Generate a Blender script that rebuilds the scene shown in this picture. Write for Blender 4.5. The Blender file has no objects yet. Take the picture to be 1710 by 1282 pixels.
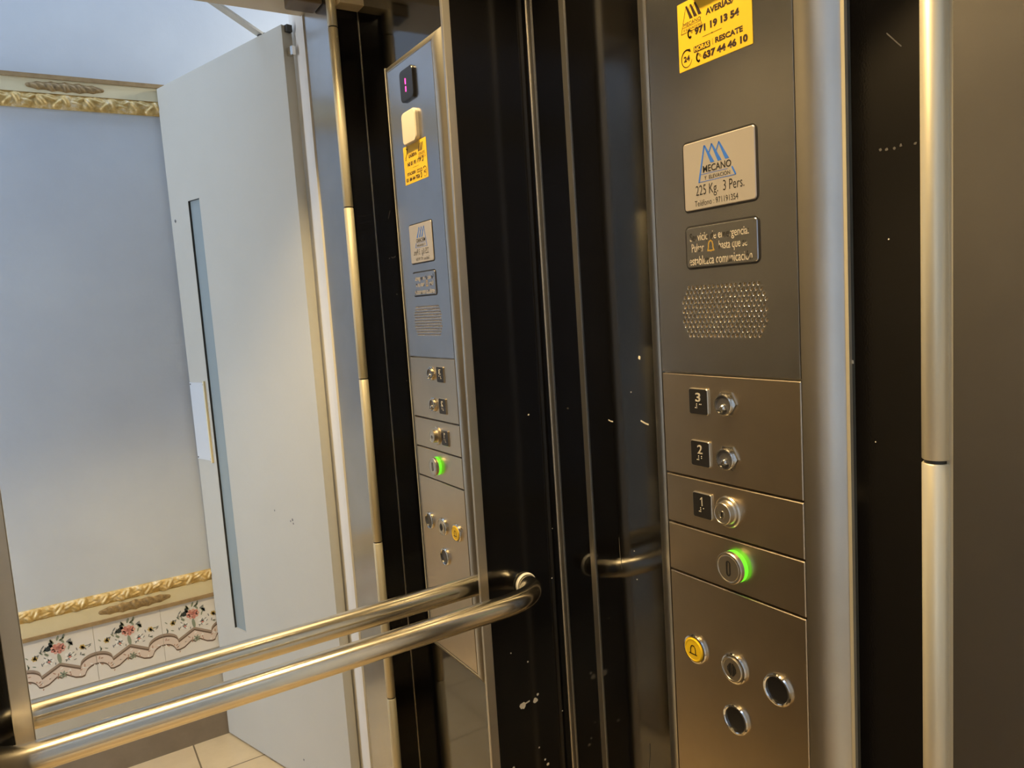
import bpy, bmesh, math, random
from mathutils import Matrix, Vector
random.seed(7)
scene = bpy.context.scene
col = scene.collection
Z0 = 1.29                       # height of the measuring level above the floor
PI = math.pi

# ------------------------------------------------------------------ materials
def new_mat(name):
    m = bpy.data.materials.new(name); m.use_nodes = True
    nt = m.node_tree; b = nt.nodes['Principled BSDF']
    return m, nt, b
def setp(b, **k):
    names = {'color': 'Base Color', 'metal': 'Metallic', 'rough': 'Roughness', 'ior': 'IOR', 'spec': 'Specular IOR Level',
             'aniso': 'Anisotropic', 'coat': 'Coat Weight', 'coatr': 'Coat Roughness', 'emis': 'Emission Color', 'estr': 'Emission Strength', 'trans': 'Transmission Weight'}
    for a, v in k.items():
        i = b.inputs[names[a]]
        if a in ('color', 'emis') and len(v) == 3: v = (*v, 1)
        i.default_value = v
def simple(name, color, rough=.5, metal=0, **k):
    m, nt, b = new_mat(name); setp(b, color=color, rough=rough, metal=metal, **k); return m
def tex_noise(nt, scale, detail=4, rough=.6, stretch=(1, 1, 1)):
    tc = nt.nodes.new('ShaderNodeTexCoord'); mp = nt.nodes.new('ShaderNodeMapping'); mp.inputs['Scale'].default_value = stretch
    n = nt.nodes.new('ShaderNodeTexNoise'); n.inputs['Scale'].default_value = scale; n.inputs['Detail'].default_value = detail; n.inputs['Roughness'].default_value = rough
    nt.links.new(tc.outputs['Object'], mp.inputs['Vector']); nt.links.new(mp.outputs['Vector'], n.inputs['Vector'])
    return n.outputs['Fac']
def ramp(nt, fac, stops):
    r = nt.nodes.new('ShaderNodeValToRGB'); e = r.color_ramp.elements
    while len(e) < len(stops): e.new(.5)
    for el, (p, c) in zip(e, stops):
        el.position = p; el.color = (*c, 1) if len(c) == 3 else c
    nt.links.new(fac, r.inputs['Fac']); return r.outputs['Color']
def bump(nt, b, fac, strength, dist=.001):
    bp = nt.nodes.new('ShaderNodeBump'); bp.inputs['Strength'].default_value = strength; bp.inputs['Distance'].default_value = dist
    nt.links.new(fac, bp.inputs['Height']); nt.links.new(bp.outputs['Normal'], b.inputs['Normal'])

def steel(name, color, rough, stretch=(1, 1, 60), var=.08, scale=60, aniso=0):
    m, nt, b = new_mat(name); setp(b, color=color, metal=1, rough=rough, aniso=aniso)
    f = tex_noise(nt, scale, 3, .6, stretch)
    g = (max(rough - var, .02),) * 3; h = (rough + var,) * 3
    r = ramp(nt, f, [(.3, g), (.7, h)])
    nt.links.new(r, b.inputs['Roughness'])
    f2 = tex_noise(nt, 9, 5, .65)
    c = ramp(nt, f2, [(.3, tuple(x * .9 for x in color)), (.7, color)])
    nt.links.new(c, b.inputs['Base Color'])
    return m

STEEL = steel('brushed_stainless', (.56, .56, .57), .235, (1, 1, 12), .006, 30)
STEEL_D = steel('warm_reflection_stainless', (.65, .545, .41), .30, (1, 1, 12), .006, 30)  # same steel, with warm reflections from below put into its base colour
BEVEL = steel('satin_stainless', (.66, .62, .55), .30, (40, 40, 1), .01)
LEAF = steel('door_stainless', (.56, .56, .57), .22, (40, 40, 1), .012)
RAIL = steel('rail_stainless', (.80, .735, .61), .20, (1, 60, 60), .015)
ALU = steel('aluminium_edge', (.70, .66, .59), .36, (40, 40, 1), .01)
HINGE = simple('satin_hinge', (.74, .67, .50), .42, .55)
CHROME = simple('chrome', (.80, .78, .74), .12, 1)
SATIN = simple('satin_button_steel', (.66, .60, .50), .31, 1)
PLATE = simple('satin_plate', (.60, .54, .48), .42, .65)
DARKGAP = simple('dark_gap', (.012, .010, .009), .5)
MIRROR = simple('mirror_glass', (.90, .91, .91), .0, 1)
BLACKGLOSS = simple('black_gloss', (.006, .006, .007), .25)
BLACKDISC = simple('black_plastic', (.012, .011, .010), .45)

def laminate(name, ior, rough):
    m, nt, b = new_mat(name); setp(b, color=(.0035, .0032, .0035), rough=rough, ior=ior)
    f = tex_noise(nt, 500, 2, .5); bump(nt, b, f, .03, .0004)
    f2 = tex_noise(nt, 7, 6, .7)
    nt.links.new(ramp(nt, f2, [(.35, (rough * .8,) * 3), (.75, (rough * 1.3,) * 3)]), b.inputs['Roughness'])
    return m
LAM_SIDE = laminate('black_side_laminate', 1.9, .07)
LEFTW = simple('taupe_laminate', (.12, .108, .095), .7); setp(LEFTW.node_tree.nodes['Principled BSDF'], spec=.15)
LAM_BACK = laminate('black_back_laminate', 1.5, .13)

YELLOW = simple('yellow_sticker', (.80, .51, .018), .5)
INK = simple('brown_ink', (.03, .010, .003), .6)
BLUE = simple('blue_print', (.03, .14, .56), .4)
BLACKINK = simple('black_print', (.015, .013, .012), .5)
YBTN = simple('yellow_button', (.86, .56, .015), .3)
CREAMCARD = simple('cream_plastic', (.66, .57, .45), .4)
WHITEPL = simple('white_plastic', (.80, .78, .73), .35)
TILEBLK = simple('dark_tile', (.045, .042, .042), .28, .6)
GREYDISC = simple('dark_disc', (.10, .097, .095), .22, .9)
CHIP = simple('bare_chip', (.80, .74, .62), .6)
SCRATCH = simple('scratch_mark', (.11, .10, .095), .5)
DIGIT = simple('raised_metal', (.80, .72, .60), .35, .4)
BELLY = simple('yellow_metal', (.85, .55, .12), .35, .5)
LED = simple('red_led', (.9, .02, .15), .4); setp(LED.node_tree.nodes['Principled BSDF'], emis=(1, .03, .28), estr=7)
GREEN = simple('green_led_ring', (.08, .5, .02), .4); setp(GREEN.node_tree.nodes['Principled BSDF'], emis=(.2, 1, .03), estr=.85)

m, nt, b = new_mat('worn_lettering'); setp(b, rough=.4, metal=.0)
f = tex_noise(nt, 75, 1, .5); nt.links.new(ramp(nt, f, [(.40, (.02, .017, .015)), (.47, (.50, .44, .36))]), b.inputs['Base Color']); WORN = m

def plaster(name, c1, c2, sc):
    m, nt, b = new_mat(name); setp(b, rough=.75)
    f = tex_noise(nt, sc, 6, .6); nt.links.new(ramp(nt, f, [(.3, c1), (.7, c2)]), b.inputs['Base Color'])
    f2 = tex_noise(nt, 40, 5, .6); bump(nt, b, f2, .15, .003); return m
WALLP = plaster('white_plaster', (.52, .56, .61), (.61, .65, .685), 2.2)
CREAM = plaster('cream_paint', (.66, .58, .36), (.72, .64, .42), 9)
BROWN = plaster('brown_strip', (.26, .17, .075), (.36, .25, .12), 60)
BASEB = plaster('grey_brown_tile', (.20, .165, .125), (.25, .21, .165), 14)
DADO = plaster('beige_grey_tile', (.44, .43, .39), (.52, .51, .47), 6)
DOORP = plaster('door_paint', (.46, .445, .39), (.50, .485, .43), 1.6)
FRAMEP = simple('frame_paint', (.80, .77, .72), .35)
CREAMB = simple('cream_header', (.62, .52, .36), .4)
GLASSF = simple('frosted_pane', (.26, .31, .32), .3)
DARKW = simple('dark_metal', (.03, .028, .022), .4)
TILEW = simple('tile_glaze', (.76, .75, .73), .18)
CEIL = simple('cabin_ceiling', (.60, .55, .46), .5)

m, nt, b = new_mat('gilt_relief'); setp(b, rough=.42, metal=.15)
f = tex_noise(nt, 55, 4, .6); nt.links.new(ramp(nt, f, [(.3, (.42, .26, .07)), (.52, (.62, .43, .15)), (.72, (.82, .70, .46))]), b.inputs['Base Color']); GILT = m
m, nt, b = new_mat('bronze_relief'); setp(b, rough=.45, metal=.2)
f = tex_noise(nt, 90, 4, .7); nt.links.new(ramp(nt, f, [(.3, (.20, .13, .06)), (.7, (.42, .29, .12))]), b.inputs['Base Color']); BRONZE = m

def floor_mat(name, ca, cb, size, off):
    m, nt, b = new_mat(name); setp(b, rough=.35)
    tc = nt.nodes.new('ShaderNodeTexCoord'); mp = nt.nodes.new('ShaderNodeMapping')
    mp.inputs['Location'].default_value = (-off[0], -off[1], 0)
    br = nt.nodes.new('ShaderNodeTexBrick'); br.offset = 0
    br.inputs['Scale'].default_value = 1; br.inputs['Brick Width'].default_value = size; br.inputs['Row Height'].default_value = size
    br.inputs['Mortar Size'].default_value = .0025; br.inputs['Color1'].default_value = (*ca, 1); br.inputs['Color2'].default_value = (*cb, 1)
    br.inputs['Mortar'].default_value = (.20, .15, .09, 1)
    nt.links.new(tc.outputs['Object'], mp.inputs['Vector']); nt.links.new(mp.outputs['Vector'], br.inputs['Vector'])
    f = tex_noise(nt, 12, 5, .6); mx = nt.nodes.new('ShaderNodeMix'); mx.data_type = 'RGBA'; mx.blend_type = 'MULTIPLY'; mx.inputs[0].default_value = 1
    nt.links.new(br.outputs['Color'], mx.inputs[6]); nt.links.new(ramp(nt, f, [(.3, (.88, .87, .85)), (.7, (1, 1, 1))]), mx.inputs[7])
    nt.links.new(mx.outputs[2], b.inputs['Base Color']); return m
FLOORM = floor_mat('beige_floor_tile', (.68, .54, .33), (.66, .51, .31), .30, (-.39, -1.335))

# ------------------------------------------------------------------ mesh helpers
class MB:
    def __init__(s): s.v = []; s.f = []; s.mi = []; s.sm = []
    def quad(s, pts, mi=0, sm=False):
        n = len(s.v); s.v += [tuple(p) for p in pts]; s.f.append(tuple(range(n, n + len(pts)))); s.mi.append(mi); s.sm.append(sm)
    def box(s, x0, x1, y0, y1, z0, z1, mi=0):
        x0, x1 = sorted((x0, x1)); y0, y1 = sorted((y0, y1)); z0, z1 = sorted((z0, z1))
        n = len(s.v)
        s.v += [(x0, y0, z0), (x1, y0, z0), (x1, y1, z0), (x0, y1, z0), (x0, y0, z1), (x1, y0, z1), (x1, y1, z1), (x0, y1, z1)]
        for q in ((3, 2, 1, 0), (4, 5, 6, 7), (0, 1, 5, 4), (1, 2, 6, 5), (2, 3, 7, 6), (3, 0, 4, 7)):
            s.f.append(tuple(n + i for i in q)); s.mi.append(mi); s.sm.append(False)
    def loft(s, loops, cap0=True, cap1=True, mi=0, sm=False, closed=True):
        n0 = len(s.v); k = len(loops[0])
        for L in loops: s.v += [tuple(p) for p in L]
        for a in range(len(loops) - 1):
            for i in range(k if closed else k - 1):
                j = (i + 1) % k
                s.f.append((n0 + a * k + i, n0 + a * k + j, n0 + (a + 1) * k + j, n0 + (a + 1) * k + i)); s.mi.append(mi); s.sm.append(sm)
        if cap0: s.f.append(tuple(n0 + i for i in reversed(range(k)))); s.mi.append(mi); s.sm.append(False)
        if cap1:
            b0 = n0 + (len(loops) - 1) * k
            s.f.append(tuple(b0 + i for i in range(k))); s.mi.append(mi); s.sm.append(False)
    def sphere(s, c, r, mi=0, n=16, m=8, sc=(1, 1, 1), half=False):
        loops = []
        for a in range(1, m):
            t = PI * a / m
            if half and t > PI / 2 + .01: break
            loops.append([(c[0] + sc[0] * r * math.sin(t) * math.cos(2 * PI * i / n), c[1] + sc[1] * r * math.sin(t) * math.sin(2 * PI * i / n), c[2] + sc[2] * r * math.cos(t)) for i in range(n)])
        s.loft(loops[::-1], True, True, mi, True)
    def build(s, name, mats, parent=None, M=None, kind=None, label=None, zoff=True, fix=True):
        me = bpy.data.meshes.new(name)
        vs = s.v
        if M is not None: vs = [tuple(M @ Vector(p)) for p in vs]
        elif zoff: vs = [(x, y, z + Z0) for x, y, z in vs]
        me.from_pydata(vs, [], s.f)
        mats = mats if isinstance(mats, (list, tuple)) else [mats]
        for q in mats: me.materials.append(q)
        for p, i, sm in zip(me.polygons, s.mi, s.sm): p.material_index = i; p.use_smooth = sm
        if fix:
            bm = bmesh.new(); bm.from_mesh(me); bmesh.ops.recalc_face_normals(bm, faces=bm.faces); bm.to_mesh(me); bm.free()
        me.update()
        o = bpy.data.objects.new(name, me); col.objects.link(o)
        attach(o, parent)
        if kind: o['kind'] = kind
        if label: o['label'] = label
        return o
def attach(o, parent):
    if parent is None: return
    o.parent = parent
    mw = Matrix.Identity(4); q = parent
    while q is not None:
        mw = Matrix.Translation(q.location) @ mw; q = None if q.parent is None or q.type == 'MESH' else q.parent
    if parent.type == 'EMPTY': o.matrix_parent_inverse = Matrix.Translation(-parent.location)
def thing(name, loc, label, cat, group=None):
    o = bpy.data.objects.new(name, None); o.empty_display_size = .05; o.location = loc; col.objects.link(o)
    o['label'] = label; o['category'] = cat
    if group: o['group'] = group
    return o
def tag(o, label, cat, kind=None, group=None):
    o['label'] = label; o['category'] = cat
    if kind: o['kind'] = kind
    if group: o['group'] = group
    return o
def box_obj(name, mat, b, parent=None, kind=None, bev=0):
    m = MB(); m.box(*b); o = m.build(name, mat, parent, kind=kind)
    if bev:
        md = o.modifiers.new('bevel', 'BEVEL'); md.width = bev; md.segments = 3
    return o

# panel frame: u = -y (to the right as you face the panel), v = z, w = out of the panel (-x)
MP = Matrix(((0, 0, -1, 0), (-1, 0, 0, 0), (0, 1, 0, Z0), (0, 0, 0, 1)))
def rr(u0, v0, u1, v1, r, w, n=5):
    P = []
    for cx, cy, a0 in ((u1 - r, v1 - r, 0), (u0 + r, v1 - r, 90), (u0 + r, v0 + r, 180), (u1 - r, v0 + r, 270)):
        for i in range(n + 1):
            a = math.radians(a0 + 90 * i / n); P.append((cx + r * math.cos(a), cy + r * math.sin(a), w))
    return P
def rrin(b, r, d, w, n=5): return rr(b[0] + d, b[1] + d, b[2] - d, b[3] - d, max(r - d, .0002), w, n)
def circ(cu, cv, r, w, n=40): return [(cu + r * math.cos(2 * PI * i / n), cv + r * math.sin(2 * PI * i / n), w) for i in range(n)]
def plate_mb(b, r, w0, w1, c=.0007):
    m = MB(); m.loft([rrin(b, r, 0, w0), rrin(b, r, 0, w1 - c), rrin(b, r, c, w1)]); return m
def lathe_mb(cu, cv, prof, n=40, mi=0, sm=False, capend=True):
    m = MB(); m.loft([circ(cu, cv, r, w, n) for r, w in prof], False, capend, mi, sm); return m
def poly_mb(m, pts, w, mi=0): m.quad([(p[0], p[1], w) for p in pts], mi)
def line_mb(m, pts, th, w, closed=False, mi=0):
    k = len(pts)
    for i in range(k if closed else k - 1):
        a = Vector(pts[i]); b_ = Vector(pts[(i + 1) % k]); d = (b_ - a)
        if d.length == 0: continue
        d.normalize(); n = Vector((-d.y, d.x)) * th / 2; a2 = a - d * th * .3; b2 = b_ + d * th * .3
        poly_mb(m, [a2 - n, b2 - n, b2 + n, a2 + n], w, mi)
def text_obj(name, s, box, w, mat, parent, bold=0, extrude=0, M=MP, shear=0):
    cu = bpy.data.curves.new(name, 'FONT'); cu.body = s; cu.size = 1; cu.offset = bold; cu.resolution_u = 3; cu.shear = shear
    if extrude: cu.extrude = .05
    t = bpy.data.objects.new(name, cu); col.objects.link(t)
    bpy.context.view_layer.update()
    me = bpy.data.meshes.new_from_object(t.evaluated_get(bpy.context.evaluated_depsgraph_get()))
    bpy.data.objects.remove(t); bpy.data.curves.remove(cu)
    xs = [v.co.x for v in me.vertices]; ys = [v.co.y for v in me.vertices]
    x0, x1, y0, y1 = min(xs), max(xs), min(ys), max(ys)
    for v in me.vertices:
        c = v.co
        v.co = M @ Vector((box[0] + (c.x - x0) / (x1 - x0) * (box[2] - box[0]), box[1] + (c.y - y0) / (y1 - y0) * (box[3] - box[1]),
                           w + (c.z / .05 * extrude if extrude else 0)))
    me.materials.clear(); me.materials.append(mat); me.name = name
    o = bpy.data.objects.new(name, me); col.objects.link(o); attach(o, parent); return o
def bell_pts(cu, cv, h):
    P = [(-.36, -.42), (-.27, -.2), (-.25, .1), (-.18, .33), (0, .45), (.18, .33), (.25, .1), (.27, -.2), (.36, -.42)]
    return [(cu + a * h, cv + b * h) for a, b in P]

# ------------------------------------------------------------------ cabin shell
XW = .018           # face of the right-hand side wall
XL = -.838
wr = MB(); wr.box(XW, XW + .04, -.655, .05, -1.29, .86)
wall_right = wr.build('wall_right', LAM_SIDE, kind='structure')
ret = MB(); ret.box(-.040, XW, -.668, -.652, -1.29, .86)
ret.build('return_panel', LAM_BACK, wall_right)
ln = MB(); ln.box(.0165, XW, -.652, -.6505, -1.29, .80); ln.build('corner_bead', BEVEL, wall_right)
wb = MB(); wb.box(XL - .04, XW, .004, .05, -1.29, .86)
wall_back = wb.build('wall_back', LAM_BACK, kind='structure')
wl = MB(); wl.box(XL - .04, XL, -.655, .004, -1.29, .86)
wall_left = wl.build('wall_left', LEFTW, kind='structure')
rl = MB(); rl.box(XL, XL + .06, -.668, -.652, -1.29, .86); rl.build('return_panel', LAM_SIDE, wall_left)
ce = MB(); ce.box(XL - .04, XW + .04, -.655, .05, .86, .90)
ceiling = ce.build('ceiling', CEIL, kind='structure')
fl = MB(); fl.box(-3.2, .9, -1.9, .05, -1.35, -1.29)
fl.build('floor', FLOORM, kind='structure')

# paint chips and scratches (marks with a shape of their own)
def chip_w(cx, cy, s, seed, n=9, elong=1):
    r = random.Random(seed); return [(cx + s * elong * r.uniform(.6, 1.1) * math.cos(2 * PI * i / n), cy + s * r.uniform(.6, 1.1) * math.sin(2 * PI * i / n)) for i in range(n)]
mw = MB()
W_ = -XW + .0004
poly_mb(mw, chip_w(.216, -.0281, .0030, 1), W_); poly_mb(mw, chip_w(.5216, -.0237, .0028, 3), W_)
line_mb(mw, [(.2135, -.113), (.2215, -.1155), (.2275, -.1165)], .0022, W_); line_mb(mw, [(.1455, -.1185), (.150, -.1199), (.1545, -.120)], .0018, W_)
for i, (u, v, s) in enumerate([(.196, -.0755, .001), (.187, -.30, .0011), (.19, -.34, .0009), (.243, -.07, .0007), (.56, .09, .0009), (.545, -.10, .0008)]):
    poly_mb(mw, chip_w(u, v, s, 20 + i), W_)
mw.build('paint_chip', CHIP, wall_right, M=MP)
ms = MB()
line_mb(ms, [(.1555, -.288), (.1557, -.312), (.1585, -.334)], .0009, W_)
for i, (u, v) in enumerate([(.553, .171), (.559, .170), (.566, .1695), (.572, .171), (.585, .170)]): poly_mb(ms, chip_w(u, v, .0017, 40 + i), W_)
line_mb(ms, [(.195, -.62), (.199, -.60), (.2, -.58)], .0012, W_); line_mb(ms, [(.56, .27), (.573, .255)], .001, W_)
ms.build('scratch', SCRATCH, wall_right, M=MP)
MBk = Matrix(((1, 0, 0, 0), (0, 0, -1, .004), (0, 1, 0, Z0), (0, 0, 0, 1)))   # x, z, out of the back wall
mc = MB()
poly_mb(mc, chip_w(-.0659, -.5842, .0062, 5, 11), .0004); poly_mb(mc, chip_w(-.0415, -.5835, .005, 6, 11), .0004); poly_mb(mc, chip_w(-.036, -.575, .0028, 8), .0004)
line_mb(mc, [(-.060, -.582), (-.053, -.5805)], .0025, .0004)
for i, (x, z, s) in enumerate([(-.081, -.491, .0012), (-.051, -.515, .0016), (.005, -.391, .0012), (-.04, -.665, .0016), (-.03, -.69, .0018), (-.025, -.70, .003), (-.09, -.68, .0028), (.012, -.31, .001), (-.02, -.12, .0016), (.01, -.62, .0012)]):
    poly_mb(mc, chip_w(x, z, s, 60 + i), .0004)
mc.build('paint_chip', CHIP, wall_back, M=MBk)

# vertical metal strips in the corner and on the side wall (slightly out of plumb)
def strip(name, y_a, width, ridge_l, ridge_r):
    m = MB(); zt, zb = .85, -1.28
    def yy(y, z): return y - .0056 * (.5 - z) / 1.22
    def seg(y0, y1, h):
        q = []
        for z in (zb, zt):
            q.append([(XW, yy(y0, z), z), (XW - h, yy(y0, z), z), (XW - h, yy(y1, z), z), (XW, yy(y1, z), z)])
        m.loft(q)
    seg(y_a, y_a - width, .0008)
    if ridge_l: seg(y_a + .0002, y_a - .0010, .0021)
    if ridge_r: seg(y_a - width + .0010, y_a - width - .0002, .0021)
    return m.build(name, ALU, kind='structure')
strip('trim_1', -.0008, .0128, True, True)
strip('trim_2', -.0822, .0118, False, True)

# ------------------------------------------------------------------ mirror
mirror = thing('mirror', (-.41, 0, .09), 'tall wall mirror with narrow satin metal side strips, behind the steel handrail', 'mirror')
mm = MB(); mm.box(-.706, -.121, 0, .0038, -1.2, .84); mm.build('glass', MIRROR, mirror)
def fstrip(x0t, x1t, x0b, x1b, zt, zb, front):
    m = MB()
    def X(x_t, x_b, z): return x_t + (x_b - x_t) * (.48 - z) / (.48 + .66)
    L = []
    for z in (-1.21, .845):
        a, b_ = X(x0t, x0b, z), X(x1t, x1b, z)
        L.append([(a, .004, z), (a, front + .0008, z), (a + .0008, front, z), (b_ - .0008, front, z), (b_, front + .0008, z), (b_, .004, z)])
    m.loft(L); return m
fstrip(-.1254, -.1130, -.1320, -.1172, 0, 0, -.0035).build('frame_strip', ALU, mirror)
fstrip(-.7202, -.7015, -.7202, -.7015, 0, 0, -.0035).build('frame_strip', ALU, mirror)

# ------------------------------------------------------------------ handrail
handrail = thing('handrail', (-.398, -.002, Z0 - .387), 'brushed steel tubular handrail running across the front of the mirror', 'handrail')
HR, HY, HZ, BR = .0163, -.0514, -.387, .0514
path = []
xe, xs = -.0465, -.755; BX = .078
path.append((xe, .0)); 
for i in range(0, 13):
    a = PI / 2 * i / 12
    path.append((xe - BX + BX * math.cos(a) ** .9, HY + BR - BR * math.sin(a) ** .9))
for i in range(1, 40): path.append((xe - BX + (xs + BR - (xe - BX)) * i / 40, HY))
for i in range(0, 13):
    a = PI / 2 * i / 12
    path.append((xs + BR - BR * math.sin(a), HY + BR - BR * math.cos(a)))
path = [p for i, p in enumerate(path) if i == 0 or (Vector(p) - Vector(path[i - 1])).length > 1e-4]
loops = []
for i, p in enumerate(path):
    a = Vector(path[max(i - 1, 0)]); b_ = Vector(path[min(i + 1, len(path) - 1)]); d = (b_ - a).normalized(); n = Vector((-d.y, d.x))
    loops.append([(p[0] + n.x * HR * math.cos(2 * PI * k / 48), p[1] + n.y * HR * math.cos(2 * PI * k / 48), HZ + HR * math.sin(2 * PI * k / 48)) for k in range(48)])
mh = MB(); mh.loft(loops, True, True, 0, True); mh.build('tube', RAIL, handrail)
for xc in (xe, xs):
    m = MB(); C_ = lambda r, y: [(xc + r * math.cos(2 * PI * k / 40), y, HZ + r * math.sin(2 * PI * k / 40)) for k in range(40)]
    m.loft([C_(HR + .0003, .003), C_(HR + .0022, .003), C_(HR + .0022, -.0005), C_(HR + .0014, -.0022), C_(HR + .0003, -.0022)], False, False, 0, True)
    m.build('end_collar', WHITEPL, handrail, label='white plastic end collar')

# ------------------------------------------------------------------ control panel
panel = thing('control_panel', (XW, -.3765, Z0 - .69), 'tall brushed steel lift control panel with yellow sticker and round buttons', 'control panel')
UI0, UI1, VI0, VI1 = .2755, .4775, -.6655, .532
dl, dr, dt, db = .033, .040, .022, .024
mb = MB()
N = 10
def side(fn):
    loops = []
    for i in range(N + 1):
        t = i / N; loops.append(fn(t, -.0176 * t ** 1.9))
    mb.loft(loops, False, False, 0, True, closed=False)
cor = lambda t: ((UI0 - dl * t, VI0 - db * t), (UI1 + dr * t, VI0 - db * t), (UI1 + dr * t, VI1 + dt * t), (UI0 - dl * t, VI1 + dt * t))
for a, b_ in ((0, 1), (1, 2), (2, 3), (3, 0)):
    side(lambda t, w, a=a, b_=b_: [(*cor(t)[a], w), (*cor(t)[b_], w)])
for a, b_ in ((0, 1), (1, 2), (2, 3), (3, 0)):
    P, Q = cor(0)[a], cor(0)[b_]; mb.quad([(*P, 0), (*Q, 0), (*Q, -.006), (*P, -.006)])
    P, Q = cor(1)[a], cor(1)[b_]; mb.quad([(*P, -.0176), (*Q, -.0176), (*Q, -.018), (*P, -.018)])
mb.quad([(*p, -.006) for p in cor(0)])
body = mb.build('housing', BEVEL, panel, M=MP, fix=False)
lip = MB(); lip.box(UI1 + dr + .0006, UI1 + dr + .0042, VI0 - db, VI1 + dt, -.018, -.0135); lip.build('edge_strip', HINGE, panel, M=MP)

# face plates
def curve_plate(name, outer, holes, mat, parent, thick):
    cu = bpy.data.curves.new(name, 'CURVE'); cu.dimensions = '2D'; cu.fill_mode = 'BOTH'; cu.extrude = thick / 2; cu.bevel_depth = .0003; cu.bevel_resolution = 0; cu.offset = -.0003
    for L in [outer] + holes:
        sp = cu.splines.new('POLY'); sp.points.add(len(L) - 1); sp.use_cyclic_u = True
        for p, c in zip(sp.points, L): p.co = (c[0], c[1], 0, 1)
    t = bpy.data.objects.new(name, cu); col.objects.link(t); bpy.context.view_layer.update()
    me = bpy.data.meshes.new_from_object(t.evaluated_get(bpy.context.evaluated_depsgraph_get()))
    bpy.data.objects.remove(t); bpy.data.curves.remove(cu)
    for v in me.vertices: v.co = MP @ Vector((v.co.x, v.co.y, v.co.z - thick / 2 - .0003 + .0004))
    me.materials.clear(); me.materials.append(mat)
    o = bpy.data.objects.new(name, me); col.objects.link(o); attach(o, parent); return o
holes = []; hc = []
for k, (n, z) in enumerate(zip([17, 18, 19, 20, 19, 20, 19, 20, 19, 18, 17], range(11))):
    for i in range(n):
        hc.append((.3776 + (i - (n - 1) / 2) * .00628, .0586 - .00556 * z)); holes.append(circ(*hc[-1], .0019, 0, 10))
PU0, PU1 = .2768, .4765
upper = curve_plate('upper_plate', rr(PU0, -.0414, PU1, .531, .001, 0, 2), holes, STEEL, panel, .003)
gb = MB()
for a_, c_ in hc: gb.loft([circ(a_, c_, .00186, .0001, 10), circ(a_, c_, .00180, -.0024, 10), circ(a_, c_, .0013, -.0040, 10), circ(a_, c_, .0006, -.0046, 10)], False, True, 0, True)
gb.build('speaker_grille', SATIN, panel, M=MP, label='patch of small pressed speaker holes')
plates = []
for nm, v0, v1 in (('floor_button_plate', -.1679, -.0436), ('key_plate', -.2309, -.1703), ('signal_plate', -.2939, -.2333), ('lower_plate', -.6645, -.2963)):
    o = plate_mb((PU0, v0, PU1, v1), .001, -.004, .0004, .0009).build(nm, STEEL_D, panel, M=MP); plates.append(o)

# display, card
disp = plate_mb((.352, .4535, .4105, .5125), .009, .0, .0062, .0012).build('floor_display', BLACKGLOSS, panel, M=MP, label='dark square display showing a red 1')
ml = MB()
for v0, v1 in ((.4836, .4940), (.4700, .4794)): ml.box(.3825, .3852, v0, v1, .0062, .0066)
ml.build('lit_digit', LED, disp, M=MP)
card = plate_mb((.3510, .3725, .4120, .4340), .010, .0004, .0085, .002).build('card_reader', CREAMCARD, panel, M=MP, label='blank cream rounded square cover')

# yellow sticker
st = plate_mb((.3266, .3006, .4297, .3738), .0006, .0004, .0010, .0001).build('phone_sticker', YELLOW, panel, M=MP, label='yellow sticker with breakdown and rescue phone numbers')
SW = .0012
def logo(m, ax, top, step, bx, bv, ew, eb, thin, mi=0, w=SW):
    for k in range(3):
        a = ax + k * step
        poly_mb(m, [(a - ew * .10, top), (a + ew * .16, top), (a + ew, eb), (a + ew * .52, eb)], w, mi)
        if k: line_mb(m, [(a, top - .001), (a - ew * .45, top - (top - eb) * .48)], thin, w, mi=mi)
mi_ = MB(); logo(mi_, .3400, .3683, .0064, 0, 0, .0098, .3535, .0005)
line_mb(mi_, [(.3400, .3675), (.3315, .3405), (.3635, .3405), (.3605, .3475)], .0005, SW); line_mb(mi_, [(.3340, .3465), (.3610, .3465)], .0004, SW)
line_mb(mi_, [(.3629, .3288), (.3899, .3288)], .0004, SW); poly_mb(mi_, [(.3752, .3288), (.3764, .3296), (.3776, .3288), (.3764, .3280)], SW)
line_mb(mi_, [(.3768, .3162), (.3768, .3226)], .0004, SW)
poly_mb(mi_, [(p[0], p[1]) for p in rr(.3494, .3157, .3733, .3221, .001, 0)], SW)
def phone(m, cu, cv, s):
    arc = [(cu + s * (.45 * math.cos(math.radians(a)) + .30), cv + s * (.55 * math.sin(math.radians(a)) + .10)) for a in range(140, 266, 14)]
    line_mb(m, arc, s * .22, SW); line_mb(m, [arc[0], (arc[0][0] + s * .14, arc[0][1] + .14 * s)], s * .3, SW); line_mb(m, [arc[-1], (arc[-1][0] + s * .16, arc[-1][1] + .08 * s)], s * .3, SW)
    for r in (.22, .38): line_mb(m, [(cu + s * (.22 + r * math.cos(math.radians(a))), cv + s * (.1 + r * math.sin(math.radians(a)))) for a in range(-15, 91, 15)], s * .06, SW)
for q in ((.3432, .3372), (.3545, .3087)):
    pm = MB(); phone(pm, *q, .0085); pm.build('phone_icon', INK, st, M=MP)
ca = []
for i in range(29):
    a = math.radians(62 + i * 10); ca.append((.3386 + .0085 * math.cos(a) * .93, .3130 + .0092 * math.sin(a)))
for i in range(28): line_mb(mi_, ca[i:i + 2], .0016 - .0012 * i / 28, SW)
poly_mb(mi_, [(.3415, .3226), (.3416, .3196), (.3452, .3188), (.3440, .3222)], SW)
mi2 = MB(); line_mb(mi2, [(.4040, .3490), (.4128, .3635)], .0011, SW); line_mb(mi2, [(.4105, .3660), (.4150, .3690)], .0022, SW)
line_mb(mi2, [(.4085, .3670), (.4180, .3525)], .0020, SW)
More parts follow.
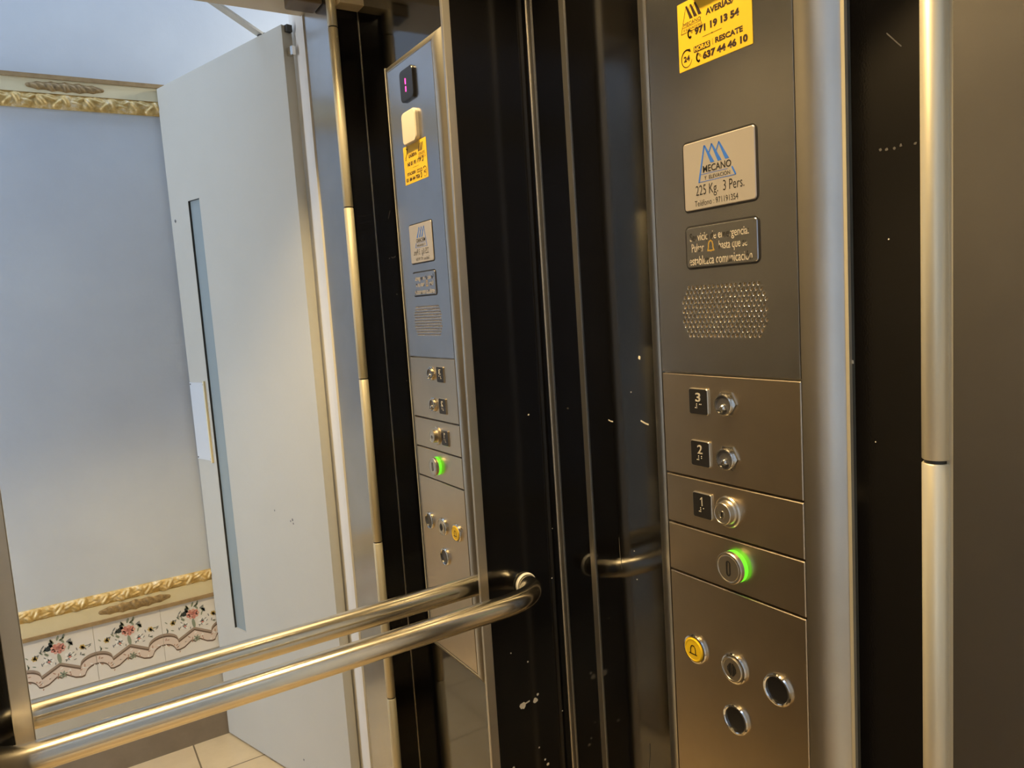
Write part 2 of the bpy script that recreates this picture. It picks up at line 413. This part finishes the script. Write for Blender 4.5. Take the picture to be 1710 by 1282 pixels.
line_mb(mi2, [(.4195 + .0022 * math.cos(a * PI / 6), .3500 + .0026 * math.sin(a * PI / 6)) for a in range(12)], .0009, SW, True)
line_mb(mi2, [(.4075, .3700), (.4070, .3672), (.4095, .3660)], .0014, SW); mi2.build('crossed_tools_icon', INK, st, M=MP)
mi_.build('sticker_print', INK, st, M=MP)
TB = .038
for s, bx, bo in (('MECANO', (.3356, .3474, .3612, .3512), 0), ('Y ELEVACIÓN', (.3350, .3420, .3612, .3452), 0), ('AVERÍAS', (.3684, .3491, .4038, .3574), TB),
                  ('971 19 13 54', (.3517, .3338, .4135, .3417), TB * 1.4), ('RESCATE', (.3804, .3167, .4175, .3225), TB), ('637 44 46 10', (.3622, .3050, .4236, .3129), TB * 1.4), ('24', (.3340, .3098, .3432, .3160), TB)):
    text_obj('sticker_text', s, bx, SW, INK, st, bo)
text_obj('sticker_text', 'HORAS', (.3506, .3164, .3723, .3214), SW + .0002, YELLOW, st, TB)

# load plate
def framed(name, bx, r, mat, label):
    fr = MB(); fr.loft([rrin(bx, r + .001, -.0021, .0004), rrin(bx, r + .001, -.0021, .0009), rrin(bx, r, .0002, .0011)], False, False)
    o = plate_mb(bx, r, .0004, .0022, .0008).build(name, mat, panel, M=MP, label=label)
    fr.build('rim', DARKGAP, o, M=MP); return o
lp = framed('load_plate', (.3280, .1457, .4294, .2207), .0035, PLATE, 'satin plate with blue triangular logo and load limit')
PW = .0024
m = MB()
for k, a in enumerate((.3606, .3709, .3813)):
    poly_mb(m, [(a - .0008, .2140), (a + .0012, .2140), (a + .0140, .1938), (a + .0085, .1938)], PW)
    if k: line_mb(m, [(a + .0002, .2132), (a - .0036, .2055)], .0015, PW)
line_mb(m, [(.3604, .2132), (.3513, .1752)], .0020, PW); line_mb(m, [(.3508, .1752), (.4039, .1752)], .0006, PW); line_mb(m, [(.4032, .1757), (.3990, .1838)], .0020, PW); line_mb(m, [(.3545, .1832), (.3925, .1832)], .0005, PW)
m.build('logo', BLUE, lp, M=MP, label='blue triangle of slanted bars')
for s, bx, bo in (('MECANO', (.3576, .1846, .3979, .1922), .014), ('Y  ELEVACIÓN', (.3590, .1768, .3960, .1818), .006), ('225 Kg.  3 Pers.', (.3459, .1575, .4145, .1720), -.004), ('Teléfono : 971191354', (.3437, .1493, .4058, .1556), -.004)):
    text_obj('plate_text', s, bx, PW, BLACKINK, lp, bo)
# emergency plate
ep = framed('emergency_plate', (.3278, .0812, .4296, .1268), .004, STEEL, 'small engraved steel plate with a gold bell outline')
for s, bx in (('Servicio de emergencia:', (.3341, .1082, .4186, .1202)), ('Pulsar', (.3364, .0985, .3548, .1082)), ('hasta que se', (.3768, .0958, .4160, .1082)), ('establezca comunicación', (.3322, .0838, .4222, .0940))):
    text_obj('plate_text', s, bx, PW, WORN, ep, .004)
m = MB(); line_mb(m, bell_pts(.3650, .1040, .0128), .0014, PW, True); poly_mb(m, [(.3632, .0986), (.3650, .0970), (.3668, .0986)], PW); m.build('bell_outline', BELLY, ep, M=MP)

# floor number tiles
for dig, cv, brl in (('3', -.0748, ((0, 0), (1, 0))), ('2', -.1372, ((0, 0), (0, 1))), ('1', -.2005, ((0, 0),))):
    bx = (.3226, cv - .0158, .3530, cv + .0158)
    par = panel
    t = MB(); t.loft([rrin(bx, .003, 0, .0004), rrin(bx, .003, 0, .0022), rrin(bx, .003, .0010, .0030)], False, False)
    tile = plate_mb((bx[0] + .0010, bx[1] + .0010, bx[2] - .0010, bx[3] - .0010), .0024, .0008, .0030, .0001).build('number_tile', TILEBLK, panel, M=MP, label='black square tile with raised figure ' + dig)
    t.build('rim', SATIN, tile, M=MP)
    if dig == '1':
        d = MB(); d.box(.3376, .3390, cv, cv + .0105, .0031, .0037); d.loft([[(.3376, cv + .0105, w_), (.3354, cv + .0082, w_), (.3354, cv + .0068, w_), (.3378, cv + .0088, w_)] for w_ in (.0031, .0037)]); d.build('raised_digit', DIGIT, tile, M=MP)
    else: text_obj('raised_digit', dig, (.3342, cv + .0000, .3418, cv + .0105), .0032, DIGIT, tile, .01 if dig != '1' else 0, .0006)
    d = MB(); s_ = .0022
    for c_, r_ in ((0, 2), (1, 0), (1, 1), (1, 2)): d.sphere((.3332 + c_ * s_, cv - .0030 - r_ * s_, .0030), .00075, n=8, m=6)
    for c_, r_ in brl: d.sphere((.3400 + c_ * s_, cv - .0030 - r_ * s_, .0030), .00075, n=8, m=6)
    d.build('braille_dots', DIGIT, tile, M=MP)

# key switches beside 3 and 2
for cv in (-.0752, -.1378):
    cu_ = .3775
    k = lathe_mb(cu_, cv, [(.0126, .0004), (.0126, .0055), (.0118, .0068), (.0106, .0068), (.0104, .0044), (.0, .0040)][:-1], 40, 0, False).build('key_switch', CHROME, panel, M=MP, label='small chrome switch with a ball knob')
    hx = MB(); hx.loft([circ(cu_ + .0015, cv + .001, .0155, .0004, 6), circ(cu_ + .0015, cv + .001, .0155, .0018, 6), circ(cu_ + .0015, cv + .001, .0140, .0026, 6)]); hx.build('nut', CHROME, k, M=MP)
    d = MB(); d.sphere((cu_ - .0004, cv - .0036, .0046), .0050, n=20, m=10); d.build('ball_knob', CHROME, k, M=MP)
    d = MB(); poly_mb(d, circ(cu_, cv, .0104, .0046, 30), .0046); d.build('recess', simple('grey_recess', (.16, .15, .145), .35, .5), k, M=MP)
    d = MB(); d.box(cu_ - .0055, cu_ + .0045, cv - .0066, cv - .0058, .0046, .0105); d.build('slot', DARKGAP, k, M=MP)
# key lock beside 1
cu_, cv = .3764, -.2003
k = lathe_mb(cu_, cv, [(.0186, .0004), (.0186, .0022), (.0170, .0036), (.0142, .0036), (.0130, .0052), (.0130, .0118), (.0122, .0126), (.0108, .0126), (.0104, .0121)], 48).build('key_lock', SATIN, panel, M=MP, label='round satin key lock barrel')
d = MB(); d.loft([circ(cu_ - .0002, cv - .001, .0048, .0121, 24), circ(cu_ - .0002, cv - .001, .0046, .0127, 24), circ(cu_ - .0002, cv - .001, .0036, .0127, 24), circ(cu_ - .0002, cv - .001, .0034, .0118, 24)], False, False); d.build('keyway_ring', CHROME, k, M=MP)
d = MB(); d.box(cu_ - .0009, cu_ + .0009, cv - .0044, cv + .0022, .0121, .0126); d.build('keyway', DARKGAP, k, M=MP)
# illuminated push button
cu_, cv = .3835, -.2630
k = lathe_mb(cu_, cv, [(.0187, .0066), (.0187, .0112), (.0178, .0124), (.0160, .0124), (.0152, .0118), (.0146, .0122)], 56).build('push_button', SATIN, panel, M=MP, label='round steel button with glowing green ring')
g = lathe_mb(cu_, cv, [(.0186, .0004), (.0186, .0066), (.0170, .0066)], 56, capend=False); g.build('lit_ring', GREEN, k, M=MP, label='glowing green ring')
d = MB(); d.loft([rr(cu_ - .0033, cv - .0090, cu_ + .0033, cv + .0090, .0033, .0124), rr(cu_ - .0018, cv - .0075, cu_ + .0018, cv + .0075, .0018, .0127)], False, False); d.build('zero_mark', BLACKINK, k, M=MP)
# alarm, door-open and blank buttons
def ring(cu, cv, nm, label, r=.0184):
    return lathe_mb(cu, cv, [(r, .0004), (r, .0030), (r - .0010, .0046), (r - .0026, .0050), (r - .0036, .0040), (r - .0037, .0008)], 56, capend=False).build(nm, CHROME, panel, M=MP, label=label)
b1 = ring(.3168, -.3880, 'alarm_button', 'round yellow bell button')
lathe_mb(.3168, -.3880, [(.0147, .0006), (.0147, .0058), (.0138, .0066), (.0128, .0066), (.0125, .0062)], 56).build('cap', YBTN, b1, M=MP, label='yellow cap')
d = MB(); P = [(-.30, -.32), (-.30, .1), (-.24, .3), (-.1, .42), (.1, .42), (.24, .3), (.30, .1), (.30, -.32)]
line_mb(d, [(.3168 + a * .0135, -.3885 + b_ * .0145) for a, b_ in P], .0013, .0065); line_mb(d, [(.3168 - .0062, -.3885 - .0046), (.3168 + .0062, -.3885 - .0046)], .0014, .0065); d.build('bell_mark', INK, b1, M=MP)
b2 = ring(.3780, -.3890, 'door_open_button', 'round steel door-open button')
lathe_mb(.3780, -.3890, [(.0147, .0006), (.0147, .0058), (.0138, .0066), (.0128, .0066), (.0125, .0062)], 56).build('cap', SATIN, b2, M=MP)
d = MB()
for s in (-1, 1):
    poly_mb(d, [(.3780 + s * .0006, -.3890 - .0078), (.3780 + s * .0026, -.3890 - .0078), (.3780 + s * .0026, -.3890 + .0078), (.3780 + s * .0006, -.3890 + .0078)][::s], .0065)
    poly_mb(d, [(.3780 + s * .0032, -.3890 - .0070), (.3780 + s * .0066, -.3890 - .002), (.3780 + s * .0066, -.3890 + .002), (.3780 + s * .0032, -.3890 + .0070)][::s], .0065)
d.build('arrow_mark', BLACKINK, b2, M=MP)
for cu_, cv, lb in ((.4392, -.3892, 'upper blank round black button'), (.3782, -.4524, 'lower blank round black button')):
    k = ring(cu_, cv, 'blank_button', lb)
    d = MB(); d.quad(circ(cu_, cv, .0149, .0022, 48)); d.build('blank_disc', GREYDISC, k, M=MP)

# ------------------------------------------------------------------ folding cabin doors and hinges
def folding(xc, sgn, nm):
    # sgn -1: opening lies towards -x
    m = MB(); m.box(xc + sgn * .004, xc - sgn * .014, -.806, -.652, -1.275, .752)
    d_ = m.build(nm, LEAF, kind='structure')
    zs = [-1.27] + [-.0935 + .38 * k for k in range(-3, 3)] + [.752]
    for a, b_ in zip(zs[:-1], zs[1:]):
        h = MB(); R_ = .0106; cyl = lambda r, z: [(xc + r * math.cos(2 * PI * i / 32), -.637 + r * math.sin(2 * PI * i / 32), z) for i in range(32)]
        h.loft([cyl(R_ - .0008, a + .0014), cyl(R_, a + .0022), cyl(R_, b_ - .0022), cyl(R_ - .0008, b_ - .0014)], True, True, 0, False)
        for i, f_ in enumerate(h.f):
            if len(f_) == 4: h.sm[i] = True
        h.build('hinge_knuckle', HINGE, d_)
    h = MB(); h.loft([cyl(.0088, -1.27), cyl(.0088, .75)]); h.build('hinge_pin', DARKW, d_)
    h = MB(); h.box(xc + sgn * .001, xc - sgn * .008, -.653, -.640, -1.27, .75); h.build('hinge_leaf', HINGE, d_)
    return d_
folding(-.047, -1, 'door_2'); folding(XL + .065, 1, 'door_3')
hd = MB(); hd.box(XL - .04, .06, -.83, -.655, .756, .95); hd.build('trim_3', CREAMB, kind='structure')
hb = MB(); hb.box(-.036, XW, -.650, -.612, .712, .86); hb.build('trim_4', CREAMB, kind='structure')
lk = box_obj('door_lock_box', simple('bronze_box', (.14, .095, .045), .4), (-.118, -.052, -.735, -.672, .727, .757), bev=.004)
tag(lk, 'small dark box under the cream door header beside the steel jamb', 'lock box')

# ------------------------------------------------------------------ landing door frame
fr = MB(); fr.box(-.047, .05, -.938, -.838, -1.29, .82); fr_o = fr.build('trim_5', FRAMEP, kind='structure')
f2 = MB(); f2.box(-.054, .0, -.836, -.812, -1.29, .752); f2.build('stop_bead', FRAMEP, fr_o)
fr = MB(); fr.box(XL - .02, XL + .045, -.915, -.812, -1.29, .82); fr.build('trim_6', FRAMEP, kind='structure')
# ------------------------------------------------------------------ landing door (open, against the hall wall)
h0 = Vector((-.06, -.84)); dv = Vector((-.305, -.952)).normalized(); nn = Vector((dv.y, -dv.x)) * -1    # nn: to the +x side
if nn.x < 0: nn = -nn
MD = Matrix(((dv.x, 0, nn.x, h0.x), (dv.y, 0, nn.y, h0.y), (0, 1, 0, Z0), (0, 0, 0, 1)))   # u along door, v up, w to far side
T = .028
SL = (.541, -.897, .608, .413)
m = MB()
def dbox(m, u0, u1, v0, v1, w0, w1): m.box(u0, u1, v0, v1, w0, w1)
dbox(m, .062, SL[0], -1.283, .757, 0, T); dbox(m, SL[2], .722, -1.283, .757, 0, T); dbox(m, SL[0], SL[2], SL[3], .757, 0, T); dbox(m, SL[0], SL[2], -1.283, SL[1], 0, T)
door = m.build('door_1', DOORP, M=MD, kind='structure')
m = MB(); dbox(m, SL[0], SL[2], SL[1], SL[3], .006, .012); m.build('slit_pane', GLASSF, door, M=MD, label='narrow frosted glass slit')
m = MB(); dbox(m, SL[2] - .0012, SL[2], SL[1], SL[3], .0003, .006); dbox(m, SL[0], SL[2], SL[3] - .0012, SL[3], .0003, .006); m.build('slit_reveal_shade', DARKW, door, M=MD)  # dark strips standing in for the shade on the slit's reveal
m = MB(); dbox(m, .631, .7215, -.367, -.125, -.0012, 0); m.build('push_plate', simple('pale_plate', (.66, .69, .72), .35, .2), door, M=MD, label='pale screwed plate beside the slit')
m = MB()
for u, v in ((.637, -.131), (.716, -.131), (.637, -.361), (.716, -.361)): m.sphere((u, v, -.0012), .0022, n=10, m=6)
m.build('screw', DARKW, door, M=MD)
m = MB(); dbox(m, .624, .630, -.372, -.12, -.006, 0); m.build('pull_edge', CREAM, door, M=MD)
m = MB(); m.sphere((.697, .366, -.0005), .005, n=12, m=6, sc=(1, 1, .3)); 
for i, (u, v, s) in enumerate([(.31, -.48, .003), (.235, -.50, .003), (.225, -.495, .004), (.222, -.505, .0035), (.29, -1.22, .004)]): m.quad([(p[0], p[1], -.0004) for p in chip_w(u, v, s, 90 + i)])
m.build('scuff', simple('scuff', (.16, .16, .16), .7), door, M=MD)
m = MB(); dbox(m, .040, .063, .685, .705, T * .35, T * .7); m.build('door_hinge', CHROME, door, M=MD)
m = MB(); m.box(.050, .0615, .741, .757, T * .3, T * .8); m.build('hinge_cap', DARKW, door, M=MD)

# ------------------------------------------------------------------ door closer arm above the landing door
pa = Vector((-.094, -1.010, .764)); pb = Vector((-.30, -.935, .845))
cl = thing('door_closer', (pa.x, pa.y, pa.z + Z0), 'slim metal closer arm slanting above the open landing door, seen in the mirror', 'door closer')
d = (pb - pa).normalized(); sd = d.cross(Vector((0, 0, 1))).normalized(); up = sd.cross(d)
m = MB(); L = []
for p in (pa, pb): L.append([tuple(p + sd * a + up * b_) for a, b_ in ((-.011, -.003), (.011, -.003), (.011, .003), (-.011, .003))])
m.loft(L); m.build('arm', simple('closer_arm', (.62, .60, .54), .35, .4), cl)
m = MB(); m.sphere(tuple(pa), .014, n=16, m=8, sc=(1, 1, .6)); m.build('pivot', DARKW, cl)
m = MB(); m.box(pb.x - .09, pb.x + .03, -.935, -.916, .83, .87); m.build('bracket', DARKW, cl)

# ------------------------------------------------------------------ landing hall
YH = -1.545
m = MB(); m.box(-3.0, .62, YH - .08, YH, -1.29, 1.30); hall = m.build('wall_far', WALLP, kind='structure')
m = MB(); m.box(.62, .70, YH - .08, -.83, -1.29, 1.30); m.build('wall_end', WALLP, kind='structure')
m = MB(); m.box(.05, .62, -.92, -.84, -1.29, 1.30); m.box(-3.0, XL - .02, -.92, -.84, -1.29, 1.30); m.box(XL - .02, .05, -.92, -.83, .82, 1.30); m.build('wall_front', WALLP, kind='structure')
# dado tiling below the moulding
m = MB(); m.box(-3.0, .62, YH, YH + .004, -1.19, -.818); dado = m.build('trim_7', DADO, kind='structure')
m = MB(); m.box(-3.0, .62, YH, YH + .010, -1.29, -1.185); m.build('baseboard_far', BASEB, kind='structure')
# floral tiles
MT = Matrix(((1, 0, 0, 0), (0, 0, 1, YH + .004), (0, 1, 0, Z0), (0, 0, 0, 1)))       # x, z, out of the hall wall (+y)
PINK = simple('glaze_rose', (.62, .26, .22), .25); PINK2 = simple('glaze_pale_rose', (.72, .40, .34), .25); DGREEN = simple('glaze_dark_leaf', (.03, .045, .05), .25)
GREEN2 = simple('glaze_sage', (.26, .31, .24), .25); OCHRE = simple('glaze_ochre', (.62, .45, .16), .25); GREYB = simple('glaze_grey_stem', (.22, .24, .25), .25)
BRN = simple('glaze_brown_line', (.15, .105, .08), .25); BRN2 = simple('glaze_taupe_line', (.34, .27, .22), .25); LACE = simple('glaze_lace', (.72, .62, .56), .25); WHITEF = simple('glaze_white', (.84, .85, .84), .2); LACE2 = simple('glaze_lace_mark', (.42, .26, .20), .25)
TM = [TILEW, PINK, PINK2, DGREEN, GREEN2, OCHRE, GREYB, BRN, BRN2, LACE, WHITEF, LACE2]
def ell(m, x, z, a, b_, ang, mi, w, n=12):
    c, s = math.cos(ang), math.sin(ang)
    if w >= .0036 and a < .007: a *= 1.25; b_ *= 1.3
    m.quad([(x + a * math.cos(2 * PI * i / n) * c - b_ * math.sin(2 * PI * i / n) * s, z + a * math.cos(2 * PI * i / n) * s + b_ * math.sin(2 * PI * i / n) * c, w) for i in range(n)], mi)
def scallop(x):           # height of the brown line, x measured from tile centre
    a = abs(x)
    if a <= .049: return -.911 - .026 * a / .049
    return -.937 + .029 * math.sqrt(max(0, 1 - ((.092 - a) / .0435) ** 2)) if a < .092 else -.908
def tile(cx):
    m = MB(); r = random.Random(11); H = .092
    m.loft([rr(cx - H + .0005, -.992, cx + H - .0005, -.8185, .001, 0, 2), rr(cx - H + .0005, -.992, cx + H - .0005, -.8185, .001, .003, 2)], False, True)
    xs_ = [-H + .0006 + (2 * H - .0012) * i / 60 for i in range(61)]
    w = .0033
    LP = [(0, -.953), (.011, -.946), (.034, -.962), (.050, -.966), (.060, -.963)]
    def low(x):
        a = abs(x)
        if a >= .060: return -.963 + .025 * math.sqrt(max(0, 1 - ((.092 - a) / .032) ** 2))
        for (p, q), (p2, q2) in zip(LP[:-1], LP[1:]):
            if a <= p2: return q + (q2 - q) * (a - p) / (p2 - p)
        return -.963
    for a, b_ in zip(xs_[:-1], xs_[1:]):
        for off0, off1, mi, ww, fn0, fn1 in ((-.006, 0, 9, w, scallop, low), (.0060, -.0010, 8, w + .0002, scallop, scallop), (-.0010, -.0060, 7, w + .0002, scallop, scallop), (.0020, -.0028, 7, w + .0002, low, low)):
            m.quad([(cx + a, fn0(a) + off0, ww), (cx + b_, fn0(b_) + off0, ww), (cx + b_, fn1(b_) + off1, ww), (cx + a, fn1(a) + off1, ww)][::-1], mi)
    w = .0036
    for i in range(26):
        x = r.uniform(-.085, .085); z = scallop(x) - r.uniform(.012, .038); ell(m, cx + x, z, r.uniform(.002, .005), .0012, r.uniform(0, PI), r.choice((10, 11, 11)), w, 8)
    for a in (.3, 1.2, 2.2, 3.4, 4.4, 5.4): ell(m, cx + .004 + .006 * math.cos(a), -.944 + .006 * math.sin(a), .005, .0018, a, 4, w + .0001, 8)
    for sx in (-1, 1):                                     # white blossoms and side sprays
        for k in range(5):
            a = 2 * PI * k / 5; ell(m, cx + sx * .026 + .007 * math.cos(a), -.893 + .007 * math.sin(a), .0072, .005, a, 10, w, 10)
        ell(m, cx + sx * .026, -.896, .003, .0025, 0, 1, w + .0002, 8)
        for k in range(7):
            ell(m, cx + sx * .026 + r.uniform(-.016, .016), -.895 + r.uniform(-.014, .016), .0034, .0011, r.uniform(0, PI), 6, w + .0001, 8)
        for k in range(6):
            a = 2 * PI * k / 6; ell(m, cx + sx * .060 + .004 * math.cos(a), -.876 + .004 * math.sin(a), .0036, .0024, a, 5, w, 8)
        for k in range(10):
            ell(m, cx + sx * .062 + r.uniform(-.018, .018), -.882 + r.uniform(-.020, .014), .0042, .0012, r.uniform(0, PI), r.choice((4, 6, 6)), w, 8)
        for k in range(8):
            ell(m, cx + sx * (.022 + r.uniform(0, .024)), -.862 + r.uniform(-.012, .014), .0055, .0016, r.uniform(-.9, .9) * sx + PI / 2, r.choice((4, 6)), w, 8)
    for k in range(7): ell(m, cx + r.uniform(-.020, .020), -.838 + r.uniform(-.006, .010), .0065, .0024, r.uniform(.6, 2.5), 4, w, 8)
    ell(m, cx - .022, -.855, .011, .0075, .6, 3, w + .0002); ell(m, cx - .018, -.846, .008, .004, 1.9, 3, w + .0002); ell(m, cx + .028, -.846, .008, .0026, .6, 6, w + .0002)
    for k in range(9):
        a = 2 * PI * k / 9; ell(m, cx + .012 * math.cos(a), -.862 + .009 * math.sin(a), .0078, .0055, a, 1 if k % 2 else 2, w + .0003)
    for k in range(5):
        a = 2 * PI * k / 5 + .4; ell(m, cx + .004 * math.cos(a), -.860 + .0035 * math.sin(a), .006, .004, a, 2 if k % 2 else 1, w + .0005)
    ell(m, cx, -.893, .004, .012, .1, 4, w)
    return m.build('floral_tile', TM, dado, M=MT, fix=False)
proto = tile(-.531)
for k in (-5, -4, -3, -2, -1, 1, 2, 3):
    o = proto.copy(); col.objects.link(o); o.parent = dado; o.location.x += .184 * k

# carved mouldings
def relief(name, x0, x1, z0, z1, flip, parent):
    H = z1 - z0; per = .118; nx = int((x1 - x0) / .0028); nz = 15
    leaves = []
    n_per = int((x1 - x0) / per) + 3
    for k in range(-1, n_per):
        b0 = x0 + k * per
        for dx, dz, a, b_, ang, hh in ((.012, .50, .018, .42, .9, 1.0), (.034, .62, .020, .30, .35, .8), (.052, .36, .016, .34, -.7, .95), (.072, .55, .017, .40, 1.1, 1.0), (.094, .40, .020, .30, .2, .75), (.108, .66, .013, .25, -.5, .7)):
            leaves.append((b0 + dx, z0 + dz * H, a, b_ * H, ang, hh))
    V = []
    for i in range(nx + 1):
        x = x0 + (x1 - x0) * i / nx
        near = [l for l in leaves if abs(l[0] - x) < .03]
        for j in range(nz + 1):
            t = j / nz; z = z0 + t * H
            h = .006 + .006 * math.sin(PI * t)
            for (lx, lz, a, b_, ang, hh) in near:
                s = -1 if flip else 1
                dx, dz = x - lx, (z - lz) * s; c, q = math.cos(ang), math.sin(ang)
                p = (dx * c + dz * q) / a; r = (-dx * q + dz * c) / b_; e = p * p + r * r
                if e < 1: h = max(h, .008 + .013 * hh * math.sqrt(1 - e) * (.75 + .25 * math.cos(r * 7)))
            V.append((x, z, h))
    m = MB(); m.v = V
    for i in range(nx):
        for j in range(nz):
            a = i * (nz + 1) + j; m.f.append((a, a + nz + 1, a + nz + 2, a + 1)); m.mi.append(0); m.sm.append(True)
    for j, zz in ((0, z0), (nz, z1)):
        for i in range(nx):
            A = V[i * (nz + 1) + j]; B = V[(i + 1) * (nz + 1) + j]; m.quad([A, B, (B[0], zz, -.002), (A[0], zz, -.002)])
    return m.build(name, GILT, parent, M=Matrix(((1, 0, 0, 0), (0, 0, 1, YH), (0, 1, 0, Z0), (0, 0, 0, 1))), fix=False)
MW = Matrix(((1, 0, 0, 0), (0, 0, 1, YH), (0, 1, 0, Z0), (0, 0, 0, 1)))
def medallion(cx, cz, a, b_, parent):
    m = MB(); V = []
    nx, nz = 70, 10
    for i in range(nx + 1):
        for j in range(nz + 1):
            s = -1 + 2 * i / nx; t = -1 + 2 * j / nz
            env = max(0, 1 - s * s) ** .35 * (1 - .22 * abs(math.sin(s * 9)))
            V.append((cx + s * a, cz + t * b_ * env, .011 + .008 * max(0, 1 - t * t) * (.7 + .3 * math.cos(s * 32 + t * 3)) * max(.12, env)))
    m.v = V
    for i in range(nx):
        for j in range(nz):
            q = i * (nz + 1) + j; m.f.append((q, q + nz + 1, q + nz + 2, q + 1)); m.mi.append(0); m.sm.append(True)
    m.build('carved_medallion', BRONZE, parent, M=MW, fix=False)
def mould(name, zs, flip):
    # zs: cream band bottom/top, brown strip bottom/top, gilt bottom/top
    cb, ct, bb, bt, gb_, gt = zs
    m = MB(); m.box(-2.6, .30, cb, ct, -.001, .0108)
    m.v = [(x, z, w) for x, z, w in m.v]
    t = m.build(name, CREAM, M=MW, kind='structure')
    m = MB(); m.box(-2.6, .30, bb, bt, -.001, .016); m.build('brown_strip', BROWN, t, M=MW)
    relief('gilt_leaf_band', -1.3, .25, gb_, gt, flip, t)
    return t
lower = mould('trim_8', (-.809, -.764, -.819, -.808, -.766, -.731), False)
medallion(-.5035, -.7855, .100, .0165, lower); medallion(-1.02, -.7855, .100, .0165, lower); medallion(.01, -.7855, .100, .0165, lower)
upper_m = mould('trim_9', (.7215, .7605, .760, .7715, .681, .7235), True)
medallion(-.5165, .7405, .097, .015, upper_m); medallion(-1.03, .7405, .097, .015, upper_m); medallion(-.02, .7405, .097, .015, upper_m)

# ------------------------------------------------------------------ lights
def downlight(x, y, k):
    t = thing('ceiling_light', (x, y, Z0 + .86), 'round warm downlight in the cabin ceiling %s' % ('on the side away from the control panel' if k == 0 else 'on the control panel side'), 'light', 'cabin ceiling downlights')
    R_ = .04
    c = lambda r, z: [(x + r * math.cos(2 * PI * i / 32), y + r * math.sin(2 * PI * i / 32), z) for i in range(32)]
    m = MB(); m.loft([c(R_ + .014, .8598), c(R_ + .014, .855), c(R_, .852), c(R_, .8595)], False, False); m.build('bezel', CHROME, t)
    e = simple('warm_diffuser', (.9, .8, .6), .5); setp(e.node_tree.nodes['Principled BSDF'], emis=(1, .74, .38), estr=LIGHT_CABIN)
    m = MB(); m.loft([c(R_, .8595), c(R_, .8540)], False, True); m.build('diffuser', e, t)
    l = bpy.data.lights.new('downlight_beam', 'SPOT'); l.energy = SPOT; l.color = (1, .73, .36); l.spot_size = math.radians(104); l.spot_blend = .4; l.shadow_soft_size = .035
    lo = bpy.data.objects.new('downlight_beam', l); col.objects.link(lo); lo.location = (0, 0, -.012); lo.parent = t
LIGHT_CABIN = 25; SPOT = 54
downlight(-.60, -.24, 0); downlight(-.22, -.32, 1)
def area(name, loc, rot, sx, sy, power, color):
    l = bpy.data.lights.new(name, 'AREA'); l.shape = 'RECTANGLE'; l.size = sx; l.size_y = sy; l.energy = power; l.color = color
    o = bpy.data.objects.new(name, l); o.location = loc; o.rotation_euler = rot; col.objects.link(o); return o
area('hall_top_fill', (-1.2, -1.23, Z0 + 1.9), (0, 0, 0), 3.2, .55, 27, (.55, .72, 1.0))  # added bluish daylight fill from above, no roof opening is modelled
area('hall_end_fill', (-2.9, -1.23, Z0 + .1), (0, -PI / 2, 0), 2.2, .55, 40, (.84, .895, 1.0))  # added daylight fill at the unseen hall end, no window is modelled
area('hall_lamp', (.45, -1.20, Z0 + .95), (0, math.radians(60), 0), .12, .12, 4, (1, .92, .8))

w = bpy.data.worlds.new('World'); scene.world = w; w.use_nodes = True
w.node_tree.nodes['Background'].inputs[0].default_value = (.70, .80, 1, 1); w.node_tree.nodes['Background'].inputs[1].default_value = .25

# ------------------------------------------------------------------ camera
right = Vector((0.84416603, -0.53213889, -0.06489926)); down = Vector((-0.11255935, -0.05757955, -0.9919753)); fwd = Vector((0.52413177, 0.84469687, -0.1085039))
cam = bpy.data.cameras.new('camera'); co = bpy.data.objects.new('camera', cam); col.objects.link(co)
cam.sensor_width = 36; cam.lens = 36 * 1235.68 / 1710; cam.clip_start = .01
up_ = -down; bk = -fwd
co.matrix_world = Matrix(((right.x, up_.x, bk.x, -.64155), (right.y, up_.y, bk.y, -.9552), (right.z, up_.z, bk.z, .05451 + Z0), (0, 0, 0, 1)))
scene.camera = co
vs = scene.view_settings; vs.view_transform = 'Standard'; vs.look = 'None'; vs.gamma = 1; vs.exposure = 0; vs.use_curve_mapping = False
cy = scene.cycles; cy.use_denoising = True; cy.max_bounces = 14; cy.glossy_bounces = 10; cy.diffuse_bounces = 5; cy.sample_clamp_indirect = 6; cy.caustics_reflective = True; cy.blur_glossy = .3
